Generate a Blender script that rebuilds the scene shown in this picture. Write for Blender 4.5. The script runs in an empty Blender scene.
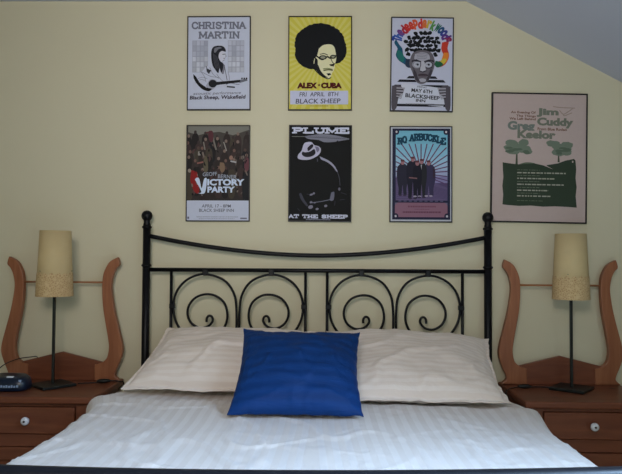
import bpy, bmesh, math, random
from math import sin, cos, pi, radians, sqrt
from mathutils import Vector, Matrix, noise
from mathutils.geometry import tessellate_polygon

S = bpy.context.scene
COL = S.collection

# ------------------------------------------------------------------ camera
cam = bpy.data.cameras.new('camera')
cam.sensor_width = 36.0
cam.lens = 640 / 622 * 36.0
cam.clip_start = 0.02
camo = bpy.data.objects.new('camera', cam)
COL.objects.link(camo)
camo.matrix_world = (Matrix.Translation((0.02, -2.94, 1.18)) @ Matrix.Rotation(radians(0.9), 4, 'Z')
                     @ Matrix.Rotation(radians(91.75), 4, 'X') @ Matrix.Rotation(radians(0.35), 4, 'Z'))
S.camera = camo

# ------------------------------------------------------------------ world, daylight, exposure
SLOPE = radians(27.9)
SLX, CEIL = 0.685, 2.366           # where the flat ceiling turns into the slope
WXL, WXR, WYB = -2.35, 2.75, -3.35  # left wall, right wall, wall behind the camera
w = bpy.data.worlds.new('sky')
S.world = w
w.use_nodes = True
w.node_tree.nodes['Background'].inputs[0].default_value = (0.55, 0.68, 0.95, 1)
w.node_tree.nodes['Background'].inputs[1].default_value = 0.5


def area(name, loc, direction, sx, sy, power, color, spread=180):
    l = bpy.data.lights.new(name, 'AREA')
    l.shape = 'RECTANGLE'
    l.size, l.size_y, l.energy, l.color = sx, sy, power, color
    l.spread = radians(spread)      # beam narrowed so the light falls off toward the sides; no reveals modelled
    o = bpy.data.objects.new(name, l)
    o.location = loc
    o.rotation_euler = Vector(direction).to_track_quat('-Z', 'Z').to_euler()
    COL.objects.link(o)
    return o


# skylight in the slope, right of the bed's foot (cool), and the window behind the camera (warmer)
SKX, SKY0, SKY1, SKX0, SKX1 = 1.35, -3.0, -2.3, 1.05, 1.65
def slope_z(x): return CEIL - (x - SLX) * math.tan(SLOPE)
WN = dict(x0=-0.55, x1=0.05, z0=1.6, z1=2.2)
area('skylight_daylight', (SKX + 0.05, (SKY0 + SKY1) / 2, slope_z(SKX) + 0.08), (-sin(SLOPE), 0, -cos(SLOPE)),
     0.7, 0.62, 134, (0.47, 0.70, 1.0), 102)
area('window_daylight', ((WN['x0'] + WN['x1']) / 2, WYB - 0.06, (WN['z0'] + WN['z1']) / 2), (0, 1, 0),
     WN['x1'] - WN['x0'], WN['z1'] - WN['z0'], 12.4, (1.0, 0.92, 0.85), 96)

S.view_settings.view_transform = 'Standard'
S.view_settings.look = 'None'
S.view_settings.gamma = 1
S.view_settings.use_curve_mapping = False
S.view_settings.exposure = 0.0
S.cycles.use_denoising = True
S.cycles.max_bounces = 8
S.cycles.diffuse_bounces = 5
S.cycles.sample_clamp_indirect = 4

# ------------------------------------------------------------------ materials


def lin(c):
    return tuple(((v / 255) / 12.92 if v / 255 <= 0.04045 else ((v / 255 + 0.055) / 1.055) ** 2.4) for v in c) + (1,)


def mat(name, rgb, rough=0.6, spec=0.4, metal=0.0, sheen=0.0, var=0.0, scale=8, bump=0.0, bscale=200):
    m = bpy.data.materials.new(name)
    m.use_nodes = True
    nt = m.node_tree
    b = nt.nodes['Principled BSDF']
    c = lin(rgb)
    b.inputs['Base Color'].default_value = c
    b.inputs['Roughness'].default_value = rough
    b.inputs['Specular IOR Level'].default_value = spec
    b.inputs['Metallic'].default_value = metal
    if sheen:
        b.inputs['Sheen Weight'].default_value = sheen
    tc = nt.nodes.new('ShaderNodeTexCoord')
    if var:
        n = nt.nodes.new('ShaderNodeTexNoise')
        n.inputs['Scale'].default_value = scale
        n.inputs['Detail'].default_value = 4
        r = nt.nodes.new('ShaderNodeValToRGB')
        r.color_ramp.elements[0].position, r.color_ramp.elements[1].position = 0.3, 0.7
        r.color_ramp.elements[0].color = tuple(v * (1 - var) for v in c[:3]) + (1,)
        r.color_ramp.elements[1].color = tuple(min(1, v * (1 + var)) for v in c[:3]) + (1,)
        nt.links.new(tc.outputs['Object'], n.inputs['Vector'])
        nt.links.new(n.outputs['Fac'], r.inputs['Fac'])
        nt.links.new(r.outputs['Color'], b.inputs['Base Color'])
    if bump:
        n = nt.nodes.new('ShaderNodeTexNoise')
        n.inputs['Scale'].default_value = bscale
        bp = nt.nodes.new('ShaderNodeBump')
        bp.inputs['Strength'].default_value = bump
        bp.inputs['Distance'].default_value = 0.002
        nt.links.new(tc.outputs['Object'], n.inputs['Vector'])
        nt.links.new(n.outputs['Fac'], bp.inputs['Height'])
        nt.links.new(bp.outputs['Normal'], b.inputs['Normal'])
    return m


def wood(name, rgb, rgb2, axis='X', rough=0.42):
    """pine: stretched grain plus a few knots"""
    m = mat(name, rgb, rough, 0.4)
    nt = m.node_tree
    b = nt.nodes['Principled BSDF']
    tc = nt.nodes.new('ShaderNodeTexCoord')
    mp = nt.nodes.new('ShaderNodeMapping')
    mp.inputs['Scale'].default_value = (3, 30, 30) if axis == 'X' else (30, 30, 3)
    n = nt.nodes.new('ShaderNodeTexNoise')
    n.inputs['Scale'].default_value = 1.6
    n.inputs['Detail'].default_value = 6
    n.inputs['Distortion'].default_value = 0.6
    r = nt.nodes.new('ShaderNodeValToRGB')
    r.color_ramp.elements[0].position, r.color_ramp.elements[1].position = 0.3, 0.72
    r.color_ramp.elements[0].color, r.color_ramp.elements[1].color = lin(rgb2), lin(rgb)
    v = nt.nodes.new('ShaderNodeTexVoronoi')
    v.inputs['Scale'].default_value = 6.5
    k = nt.nodes.new('ShaderNodeMapRange')
    k.inputs['From Min'].default_value, k.inputs['From Max'].default_value = 0.05, 0.13
    mx = nt.nodes.new('ShaderNodeMixRGB')
    mx.inputs[1].default_value = lin(tuple(q * 0.45 for q in rgb2))
    L = nt.links.new
    L(tc.outputs['Object'], mp.inputs['Vector'])
    L(mp.outputs['Vector'], n.inputs['Vector'])
    L(n.outputs['Fac'], r.inputs['Fac'])
    L(tc.outputs['Object'], v.inputs['Vector'])
    L(v.outputs['Distance'], k.inputs['Value'])
    L(k.outputs['Result'], mx.inputs[0])
    L(r.outputs['Color'], mx.inputs[2])
    L(mx.outputs['Color'], b.inputs['Base Color'])
    bp = nt.nodes.new('ShaderNodeBump')
    bp.inputs['Strength'].default_value = 0.15
    bp.inputs['Distance'].default_value = 0.001
    L(n.outputs['Fac'], bp.inputs['Height'])
    L(bp.outputs['Normal'], b.inputs['Normal'])
    return m


def striped(name, a, b_, period, along, ra=0.6, rb=0.35, sheen=0.2, wr=0.25, wscale=(14, 14, 14), sharp=4.0, spec=0.4):
    """sateen stripe on the UV map (metres)"""
    m = mat(name, a, ra, spec, sheen=sheen)
    nt = m.node_tree
    b = nt.nodes['Principled BSDF']
    L = nt.links.new
    uv = nt.nodes.new('ShaderNodeUVMap')
    sp = nt.nodes.new('ShaderNodeSeparateXYZ')
    L(uv.outputs['UV'], sp.inputs[0])
    mul = nt.nodes.new('ShaderNodeMath'); mul.operation = 'MULTIPLY'; mul.inputs[1].default_value = 2 * pi / period
    L(sp.outputs[along], mul.inputs[0])
    sn = nt.nodes.new('ShaderNodeMath'); sn.operation = 'SINE'
    L(mul.outputs[0], sn.inputs[0])
    mr = nt.nodes.new('ShaderNodeMapRange')
    mr.inputs['From Min'].default_value, mr.inputs['From Max'].default_value = -1 / sharp, 1 / sharp
    L(sn.outputs[0], mr.inputs['Value'])
    mx = nt.nodes.new('ShaderNodeMixRGB')
    mx.inputs[1].default_value, mx.inputs[2].default_value = lin(a), lin(b_)
    L(mr.outputs['Result'], mx.inputs[0])
    L(mx.outputs['Color'], b.inputs['Base Color'])
    rr = nt.nodes.new('ShaderNodeMapRange')
    rr.inputs['To Min'].default_value, rr.inputs['To Max'].default_value = ra, rb
    L(mr.outputs['Result'], rr.inputs['Value'])
    L(rr.outputs['Result'], b.inputs['Roughness'])
    tc = nt.nodes.new('ShaderNodeTexCoord')
    mp = nt.nodes.new('ShaderNodeMapping'); mp.inputs['Scale'].default_value = wscale
    n = nt.nodes.new('ShaderNodeTexNoise'); n.inputs['Scale'].default_value = 1; n.inputs['Detail'].default_value = 3
    n.inputs['Distortion'].default_value = 1.2
    bp = nt.nodes.new('ShaderNodeBump'); bp.inputs['Strength'].default_value = wr; bp.inputs['Distance'].default_value = 0.01
    L(tc.outputs['Object'], mp.inputs[0]); L(mp.outputs[0], n.inputs['Vector'])
    L(n.outputs['Fac'], bp.inputs['Height']); L(bp.outputs['Normal'], b.inputs['Normal'])
    return m


M = {}
M['wall'] = mat('wall_paint', (214, 206, 178), 0.75, 0.25, var=0.02, scale=1.5, bump=0.06, bscale=90)
M['ceiling'] = mat('ceiling_paint', (200, 203, 216), 0.85, 0.2, bump=0.05, bscale=120)
M['carpet'] = mat('carpet', (96, 78, 62), 0.95, 0.1, var=0.15, scale=40, bump=0.4, bscale=400)
M['trim'] = mat('white_trim', (225, 222, 212), 0.45, 0.4)
M['iron'] = mat('black_iron', (14, 14, 18), 0.4, 0.2, var=0.15, scale=30, bump=0.05, bscale=150)
M['pine'] = wood('pine_across', (128, 74, 48), (106, 56, 36), 'X')
M['pine_up'] = wood('pine_upright', (160, 102, 68), (138, 82, 52), 'Z')
M['ceramic'] = mat('white_ceramic', (225, 225, 228), 0.2, 0.5)
M['brass'] = mat('dark_screw', (60, 48, 40), 0.4, 0.5, metal=0.6)
M['lampblack'] = mat('lamp_black', (22, 26, 24), 0.45, 0.4, bump=0.04)
M['cord'] = mat('black_cord', (18, 18, 18), 0.5, 0.4)
M['bulb'] = mat('bulb_glass', (235, 232, 225), 0.25, 0.5)
M['radio'] = mat('radio_blue', (12, 28, 50), 0.3, 0.5, var=0.1, scale=20)
M['radioface'] = mat('radio_dark', (8, 14, 26), 0.15, 0.5)
M['key'] = mat('radio_keys', (150, 170, 200), 0.4, 0.5)
M['silver'] = mat('radio_silver', (225, 230, 240), 0.25, 0.6)
M['mattress'] = mat('mattress_ticking', (215, 205, 190), 0.8, 0.2, bump=0.1)
M['sheet'] = striped('bedspread_sateen', (214, 205, 199), (224, 217, 213), 0.04, 'X', 0.66, 0.35, 0.2, 0.4, (10, 7, 10))
M['pillow'] = striped('pillow_sateen', (232, 217, 205), (238, 225, 215), 0.026, 'Y', 0.65, 0.5, 0.25, 0.2, (16, 16, 16))
M['silk'] = striped('blue_silk', (17, 58, 118), (13, 51, 106), 0.042, 'Y', 0.6, 0.55, 0.0, 0.3, (10, 50, 50), sharp=1.0, spec=0.12)


def pane_mat():
    m = bpy.data.materials.new('window_glass')
    m.use_nodes = True
    nt = m.node_tree
    nt.nodes.remove(nt.nodes['Principled BSDF'])
    t = nt.nodes.new('ShaderNodeBsdfTransparent')
    g = nt.nodes.new('ShaderNodeBsdfGlossy'); g.inputs['Roughness'].default_value = 0.02
    x = nt.nodes.new('ShaderNodeMixShader'); x.inputs[0].default_value = 0.06
    nt.links.new(t.outputs[0], x.inputs[1]); nt.links.new(g.outputs[0], x.inputs[2])
    nt.links.new(x.outputs[0], nt.nodes['Material Output'].inputs[0])
    return m


M['glass'] = pane_mat()


def shade_mat():
    m = mat('parchment_shade', (224, 201, 152), 0.7, 0.25, var=0.03, scale=25, bump=0.08, bscale=300)
    b = m.node_tree.nodes['Principled BSDF']
    tr = m.node_tree.nodes.new('ShaderNodeBsdfTranslucent'); tr.inputs[0].default_value = lin((214, 186, 130))
    mx = m.node_tree.nodes.new('ShaderNodeMixShader'); mx.inputs[0].default_value = 0.18
    L = m.node_tree.links.new
    L(b.outputs[0], mx.inputs[1]); L(tr.outputs[0], mx.inputs[2])
    L(mx.outputs[0], m.node_tree.nodes['Material Output'].inputs[0])
    return m


def lace_mat():
    m = mat('stitched_lace', (196, 164, 112), 0.8, 0.2)
    nt = m.node_tree
    b = nt.nodes['Principled BSDF']
    tc = nt.nodes.new('ShaderNodeTexCoord')
    v = nt.nodes.new('ShaderNodeTexVoronoi'); v.feature = 'DISTANCE_TO_EDGE'; v.inputs['Scale'].default_value = 130
    r = nt.nodes.new('ShaderNodeValToRGB')
    r.color_ramp.elements[0].position, r.color_ramp.elements[1].position = 0.06, 0.22
    r.color_ramp.elements[0].color, r.color_ramp.elements[1].color = lin((214, 188, 142)), lin((186, 150, 106))
    L = nt.links.new
    L(tc.outputs['Object'], v.inputs['Vector']); L(v.outputs['Distance'], r.inputs['Fac'])
    L(r.outputs['Color'], b.inputs['Base Color'])
    bp = nt.nodes.new('ShaderNodeBump'); bp.inputs['Strength'].default_value = 0.3; bp.inputs['Distance'].default_value = 0.002
    bp.invert = True
    L(v.outputs['Distance'], bp.inputs['Height']); L(bp.outputs['Normal'], b.inputs['Normal'])
    return m


M['shade'] = shade_mat()
M['lace'] = lace_mat()

# ------------------------------------------------------------------ mesh helpers


def obj(name, bm, m, parent=None, smooth=False):
    me = bpy.data.meshes.new(name)
    bmesh.ops.recalc_face_normals(bm, faces=bm.faces)
    bm.to_mesh(me)
    bm.free()
    for x in (m if isinstance(m, (list, tuple)) else [m]):
        me.materials.append(x)
    if smooth:
        for p in me.polygons:
            p.use_smooth = True
    o = bpy.data.objects.new(name, me)
    COL.objects.link(o)
    if parent:
        o.parent = parent
    return o


def tag(o, label, cat, group=None):
    o['label'] = label
    o['category'] = cat
    if group:
        o['group'] = group
    return o


def thing(name, label, cat, loc=(0, 0, 0), group=None):
    o = bpy.data.objects.new(name, None)
    o.empty_display_size = 0.1
    o.location = loc
    COL.objects.link(o)
    return tag(o, label, cat, group)


def struct(name, bm, m, parent=None):
    o = obj(name, bm, m, parent)
    if not parent:
        o['kind'] = 'structure'
    return o


def box(bm, x0, x1, y0, y1, z0, z1, bev=0.0, seg=2):
    r = bmesh.ops.create_cube(bm, size=1)
    vs = r['verts']
    for v in vs:
        v.co = Vector(((x0 + x1) / 2 + v.co.x * (x1 - x0), (y0 + y1) / 2 + v.co.y * (y1 - y0), (z0 + z1) / 2 + v.co.z * (z1 - z0)))
    if bev:
        es = list({e for v in vs for e in v.link_edges})
        bmesh.ops.bevel(bm, geom=es, offset=bev, segments=seg, affect='EDGES', profile=0.5)
    return bm


def B(*a, **k):
    return box(bmesh.new(), *a, **k)


def tube(bm, pts, r, seg=10):
    pts = [Vector(p) for p in pts]
    n = len(pts)
    rad = r if isinstance(r, (list, tuple)) else [r] * n
    up = None
    rings = []
    for i, p in enumerate(pts):
        t = (pts[min(i + 1, n - 1)] - pts[max(i - 1, 0)]).normalized()
        if up is None:
            up = Vector((0, 1, 0)) if abs(t.y) < 0.9 else Vector((1, 0, 0))
        up = (up - t * up.dot(t)).normalized()
        s = t.cross(up)
        rings.append([bm.verts.new(p + (up * cos(2 * pi * k / seg) + s * sin(2 * pi * k / seg)) * rad[i]) for k in range(seg)])
    for a, b in zip(rings, rings[1:]):
        for k in range(seg):
            bm.faces.new((a[k], a[(k + 1) % seg], b[(k + 1) % seg], b[k]))
    bm.faces.new(rings[0][::-1])
    bm.faces.new(rings[-1])
    return bm


def lathe(bm, prof, seg=24, cx=0, cy=0, axis='Z', cz=0):
    """prof: list of (radius, height)"""
    rings = []
    for r, h in prof:
        ring = []
        for k in range(seg):
            a = 2 * pi * k / seg
            if axis == 'Z':
                c = (cx + r * cos(a), cy + r * sin(a), cz + h)
            else:            # axis Y, growing toward -Y
                c = (cx + r * cos(a), cy - h, cz + r * sin(a))
            ring.append(bm.verts.new(c))
        rings.append(ring)
    for a, b in zip(rings, rings[1:]):
        for k in range(seg):
            bm.faces.new((a[k], a[(k + 1) % seg], b[(k + 1) % seg], b[k]))
    bm.faces.new(rings[0][::-1])
    bm.faces.new(rings[-1])
    return bm


def catmull(pts, n=10):
    P = [Vector(p) for p in pts]
    P = [P[0] * 2 - P[1]] + P + [P[-1] * 2 - P[-2]]
    out = []
    for i in range(1, len(P) - 2):
        for k in range(n):
            t = k / n
            a, b, c, d = P[i - 1], P[i], P[i + 1], P[i + 2]
            out.append(0.5 * ((2 * b) + (c - a) * t + (2 * a - 5 * b + 4 * c - d) * t * t + (3 * b - a - 3 * c + d) * t ** 3))
    out.append(P[-2])
    return out


def prism(bm, outline, y0, y1, bev=0.0):
    """outline in (x, z), extruded between y0 and y1"""
    tri = tessellate_polygon([[Vector((x, z, 0)) for x, z in outline]])
    f = [bm.verts.new((x, y0, z)) for x, z in outline]
    b = [bm.verts.new((x, y1, z)) for x, z in outline]
    for t in tri:
        bm.faces.new([f[i] for i in t])
        bm.faces.new([b[i] for i in reversed(t)])
    n = len(outline)
    for i in range(n):
        j = (i + 1) % n
        bm.faces.new((f[i], f[j], b[j], b[i]))
    bmesh.ops.recalc_face_normals(bm, faces=bm.faces)
    if bev:
        es = [e for e in bm.edges if len(e.link_faces) == 2 and abs(e.link_faces[0].normal.dot(e.link_faces[1].normal)) < 0.5
              and abs(e.verts[0].co.y - e.verts[1].co.y) < 1e-6]
        bmesh.ops.bevel(bm, geom=es, offset=bev, segments=2, affect='EDGES', profile=0.5)
    return bm


# ------------------------------------------------------------------ the room
ZR = slope_z(WXR)


def wall_with_hole(bm, u0, u1, v0, v1, h, f):
    """four quads around hole h=(a0,a1,b0,b1); f maps (u,v) to a point"""
    a0, a1, b0, b1 = h
    for q in ((u0, a0, v0, v1), (a1, u1, v0, v1), (a0, a1, v0, b0), (a0, a1, b1, v1)):
        bm.faces.new([bm.verts.new(f(*p)) for p in ((q[0], q[2]), (q[1], q[2]), (q[1], q[3]), (q[0], q[3]))])
    return bm


bm = bmesh.new()
prism(bm, [(WXL, 0), (WXR, 0), (WXR, ZR), (SLX, CEIL), (WXL, CEIL)], 0.0, 0.1)
struct('wall_back', bm, M['wall'])
struct('floor', B(WXL - 0.1, WXR + 0.1, WYB - 0.1, 0.1, -0.1, 0.0), M['carpet'])
struct('wall_left', B(WXL - 0.1, WXL, WYB, 0.0, 0, CEIL), M['wall'])
struct('wall_right', B(WXR, WXR + 0.1, WYB, 0.0, 0, ZR), M['wall'])
bm = bmesh.new()
box(bm, WXL, SLX, WYB, 0.0, CEIL, CEIL + 0.1)
wall_with_hole(bm, SLX, WXR, WYB, 0.0, (SKX0, SKX1, SKY0, SKY1), lambda x, y: (x, y, slope_z(x)))
struct('ceiling', bm, M['ceiling'])
bm = bmesh.new()
wall_with_hole(bm, WXL, SLX, 0, CEIL, (WN['x0'], WN['x1'], WN['z0'], WN['z1']), lambda x, z: (x, WYB, z))
bm.faces.new([bm.verts.new(p) for p in ((SLX, WYB, 0), (WXR, WYB, 0), (WXR, WYB, ZR), (SLX, WYB, CEIL))])
struct('wall_front', bm, M['wall'])
# skirting on the bed wall
struct('baseboard_back', B(WXL, WXR, -0.014, 0.0, 0, 0.11, bev=0.004), M['trim'])
# window behind the camera: frame, bars, pane
bm = bmesh.new()
a, b, c, d = WN['x0'], WN['x1'], WN['z0'], WN['z1']
for q in ((a - .06, a, c - .06, d + .06), (b, b + .06, c - .06, d + .06), (a, b, d, d + .06), (a, b, c - .06, c), ((a + b) / 2 - .02, (a + b) / 2 + .02, c, d)):
    box(bm, q[0], q[1], WYB - 0.03, WYB + 0.03, q[2], q[3])
wo = struct('window_1', bm, M['trim'])
bm = bmesh.new()
bm.faces.new([bm.verts.new(p) for p in ((a, WYB - .02, c), (b, WYB - .02, c), (b, WYB - .02, d), (a, WYB - .02, d))])
obj('pane', bm, M['glass'], wo)
bm = bmesh.new()
tl = math.tan(SLOPE)
for (x0, x1, y0, y1) in ((SKX0 - .05, SKX0, SKY0 - .05, SKY1 + .05), (SKX1, SKX1 + .05, SKY0 - .05, SKY1 + .05),
                         (SKX0, SKX1, SKY0 - .05, SKY0), (SKX0, SKX1, SKY1, SKY1 + .05)):
    box(bm, x0, x1, y0, y1, -0.03, 0.03)
for v in bm.verts:
    v.co.z += slope_z(v.co.x)
wo = struct('window_2', bm, M['trim'])
bm = bmesh.new()
bm.faces.new([bm.verts.new((x, y, slope_z(x) + 0.02)) for x, y in ((SKX0, SKY0), (SKX1, SKY0), (SKX1, SKY1), (SKX0, SKY1))])
obj('pane', bm, M['glass'], wo)

# ------------------------------------------------------------------ the iron bed
bed = thing('bed', 'black wrought iron double bed with four scrolls in its tall headboard', 'bed', (0, -1.08, 0))
HY = -0.07 + 1.08          # headboard plane, local
FY = -2.09 + 1.08          # footboard plane, local
PX = 0.765
IR = M['iron']


def bed_post(x, y, ztop, name):
    """turned post; finial ball and rings are sub-parts"""
    p = obj(name, tube(bmesh.new(), [(x, y, 0.012), (x, y, ztop)], 0.0172, 18), IR, bed, True)
    obj('foot_cap', lathe(bmesh.new(), [(0.017, 0.0), (0.022, 0.003), (0.022, 0.02), (0.018, 0.026)], 18, x, y), IR, p, True)
    prof = [(0.0165, ztop - 0.004), (0.0165, ztop + 0.004), (0.014, ztop + 0.014), (0.015, ztop + 0.022)]
    zc = ztop + 0.043
    for k in range(11):
        t = -pi / 2 + 0.62 + (pi - 0.64) * k / 10
        prof.append((0.0248 * cos(t) + 0.0002, zc + 0.0248 * sin(t)))
    obj('finial', lathe(bmesh.new(), prof, 22, x, y), IR, p, True)
    for z in (ztop - 0.008, 1.136 if ztop > 1.2 else ztop - 0.16):
        pr = [(0.0165, z - 0.009)] + [(0.017 + 0.0055 * sin(pi * k / 6), z - 0.007 + 0.014 * k / 6) for k in range(7)] + [(0.0165, z + 0.009)]
        obj('ring', lathe(bmesh.new(), pr, 20, x, y), IR, p, True)
    return p


for s in (-1, 1):
    bed_post(s * PX, HY, 1.316, 'headboard_post')
N = 40
arc = [(-PX + 2 * PX * k / N, HY, 1.1845 + 0.0865 * abs((-1 + 2 * k / N)) ** 1.85) for k in range(N + 1)]
obj('headboard_rail', tube(bmesh.new(), arc, 0.0098, 12), IR, bed, True)
obj('crossbar', tube(bmesh.new(), [(-PX, HY, 1.117), (PX, HY, 1.117)], 0.0092, 12), IR, bed, True)
obj('crossbar', tube(bmesh.new(), [(-PX, HY, 0.53), (PX, HY, 0.53)], 0.0092, 12), IR, bed, True)
for x in (-0.6515, -0.0485, 0.0485, 0.6515):
    obj('upright', tube(bmesh.new(), [(x, HY, 0.53), (x, HY, 1.117)], 0.0068, 10), IR, bed, True)
# one scroll, drawn for the leftmost bay: up its inner side, over, down and curling in
SC = [(.142, -.425), (.142, -.30), (.142, -.15), (.1415, -.02), (.130, .055), (.085, .116), (.0, .143), (-.075, .122), (-.125, .07), (-.1425, 0.0),
      (-.130, -.07), (-.09, -.125), (-.03, -.150), (.04, -.140), (.085, -.098), (.101, -.045), (.088, .012), (.05, .045), (.004, .053),
      (-.042, .038), (-.071, .004), (-.078, -.035), (-.064, -.072), (-.034, -.094), (-.008, -.097), (.018, -.088), (.035, -.066),
      (.031, -.047), (.018, -.043), (.009, -.054), (.008, -.071)]
for cx, sg in ((-0.4985, 1), (-0.2015, -1), (0.2015, 1), (0.4985, -1)):
    pts = [(cx + sg * x, HY, 0.955 + z) for x, z in SC]
    sc = obj('scroll', tube(bmesh.new(), catmull(pts, 6), 0.0056, 10), IR, bed, True)
    obj('collar', B(cx - 0.012, cx + 0.012, HY - 0.012, HY + 0.012, 1.092, 1.121, bev=0.003), IR, sc)
    ex = cx - sg * 0.147
    obj('collar', B(ex - 0.013, ex + 0.013, HY - 0.010, HY + 0.010, 0.944, 0.966, bev=0.003), IR, sc)
# footboard: only its dipping rail shows
for s in (-1, 1):
    bed_post(s * PX, FY, 0.90, 'footboard_post')
arc = [(-PX + 2 * PX * k / N, FY, 0.8865 + 0.006 * (-1 + 2 * k / N) + 0.022 * (-1 + 2 * k / N) ** 2) for k in range(N + 1)]
obj('footboard_rail', tube(bmesh.new(), arc, 0.0125, 14), IR, bed, True)
obj('crossbar', tube(bmesh.new(), [(-PX, FY, 0.40), (PX, FY, 0.40)], 0.0092, 12), IR, bed, True)
for x in (-0.6515, -0.0485, 0.0485, 0.6515):
    obj('upright', tube(bmesh.new(), [(x, FY, 0.40), (x, FY, 0.884 + 0.006 * x / PX + 0.022 * (x / PX) ** 2)], 0.0068, 10), IR, bed, True)
for s in (-1, 1):
    obj('side_rail', B(s * 0.735 - 0.012, s * 0.735 + 0.012, FY, HY, 0.29, 0.36, bev=0.003), IR, bed)
obj('slatted_base', B(-0.73, 0.73, FY + 0.06, HY - 0.04, 0.33, 0.36), M['pine'], bed)

# ------------------------------------------------------------------ mattress, bedspread
mt = obj('mattress', B(-0.755, 0.695, -2.01, -0.115, 0.362, 0.605, bev=0.03, seg=4), M['mattress'], None, True)
tag(mt, 'thick mattress under the cream bedspread of the iron bed', 'mattress')

TOP = 0.635


def spread_z(x, y):
    n = noise.noise
    z = 0.006 * n(Vector((x * 2.3, y * 1.7, 3.1))) + 0.0035 * n(Vector((x * 7 + y * 2.5, y * 5, 1.7)))
    # crease lines left by folding and by hands
    q = n(Vector((x * 5 + 2 * y, y * 2.2 - x * 2, 8.3)))
    z += 0.006 * max(0, 1 - abs(q) * 12)
    q = n(Vector((x * 3 - 3 * y, y * 3 + x, 4.9)))
    z += 0.0065 * max(0, 1 - abs(q) * 13) * (0.35 + 0.65 * (x < 0))
    q = n(Vector((x * 9 + 5 * y, y * 6 - x * 4, 2.9)))
    z += 0.004 * max(0, 1 - abs(q) * 7) * max(0, n(Vector((x * 3, y * 3, 6.1))) + 0.25)
    # the folded-back hem below the pillows
    hl = -0.568 - 0.075 * x + 0.012 * n(Vector((x * 4, 2.2, 0.5)))
    t = min(1, max(0, (hl - y) / 0.016))
    z += 0.013 * t * t * (3 - 2 * t) * (1 - 0.5 * min(1, max(0, (hl - y - .03) / 0.25))) - 0.008 - 0.004 * math.exp(-((y - hl - 0.006) / 0.01) ** 2)
    return z


def make_spread():
    bm = bmesh.new()
    uvl = bm.loops.layers.uv.new('UVMap')
    xl, xr, R, zb = -0.812, 0.768, 0.055, 0.27
    y0, y1 = -0.10, -2.045
    NU, NV = 190, 300
    hang = TOP - R - zb
    top = xr - xl - 2 * R
    tot = 2 * hang + pi * R + top

    def pu(s):
        """arc position -> x, drop, how far down the side"""
        if s < hang: return xl, R + (hang - s), 1
        s -= hang
        if s < pi * R / 2:
            a = s / R
            return xl + R - R * cos(a), R - R * sin(a), a
        s -= pi * R / 2
        if s < top: return xl + R + s, 0, 0
        s -= top
        if s < pi * R / 2:
            a = s / R
            return xr - R + R * sin(a), R - R * cos(a), 0
        return xr, R + s - pi * R / 2, 1

    hf = 0.26
    lv = (y0 - y1 - R) + pi * R / 2 + hf

    def pv(t):
        if t < y0 - y1 - R: return y0 - t, 0
        t -= y0 - y1 - R
        if t < pi * R / 2:
            a = t / R
            return y1 + R - R * sin(a), R - R * cos(a)
        return y1, R + t - pi * R / 2
    grid = []
    for i in range(NU + 1):
        row = []
        for j in range(NV + 1):
            x, dx, _ = pu(tot * i / NU)
            y, dy = pv(lv * j / NV)
            drop = max(dx, dy) if min(dx, dy) > R else dx + dy
            drop = min(drop, TOP - zb)
            z = TOP - drop
            if drop < R:
                z += spread_z(x, y) * (1 - drop / R * 0.6)
            # loose fold bulging at the right beside the pillow; hanging sides wave
            side = 1 if x > 0 else -1
            ed = min(1, max(0, (abs(x - 0) - 0.6) / 0.15))
            if side > 0:
                x += 0.034 * ed * math.exp(-((y + 0.64) / 0.17) ** 2)
                z += 0.012 * ed * math.exp(-((y + 0.60) / 0.12) ** 2) * (drop < R)
            if side < 0:
                g = ed * math.exp(-((y + 0.50) / 0.10) ** 2) * max(0, 1 - max(0, drop - 0.06) / 0.08)
                x -= 0.046 * g
                z += 0.010 * g * (drop < R)
            x += side * 0.02 * min(1, max(0, (-y - 0.9) / 0.5))
            hw = min(1, drop / 0.2)
            x += side * hw * 0.014 * (noise.noise(Vector((side * 5, y * 5, z * 1.5))) + 0.3)
            row.append(bm.verts.new((x, y, z)))
        grid.append(row)
    for i in range(NU):
        for j in range(NV):
            f = bm.faces.new((grid[i][j], grid[i + 1][j], grid[i + 1][j + 1], grid[i][j + 1]))
            for l, (a, b) in zip(f.loops, ((i, j), (i + 1, j), (i + 1, j + 1), (i, j + 1))):
                l[uvl].uv = (tot * a / NU, lv * b / NV)
    return bm


sp = obj('bedspread', make_spread(), M['sheet'], None, True)
md = sp.modifiers.new('thickness', 'SOLIDIFY')
md.thickness = 0.006
md.offset = 0
tag(sp, 'cream satin striped bedspread covering the iron bed', 'bedspread')


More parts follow.
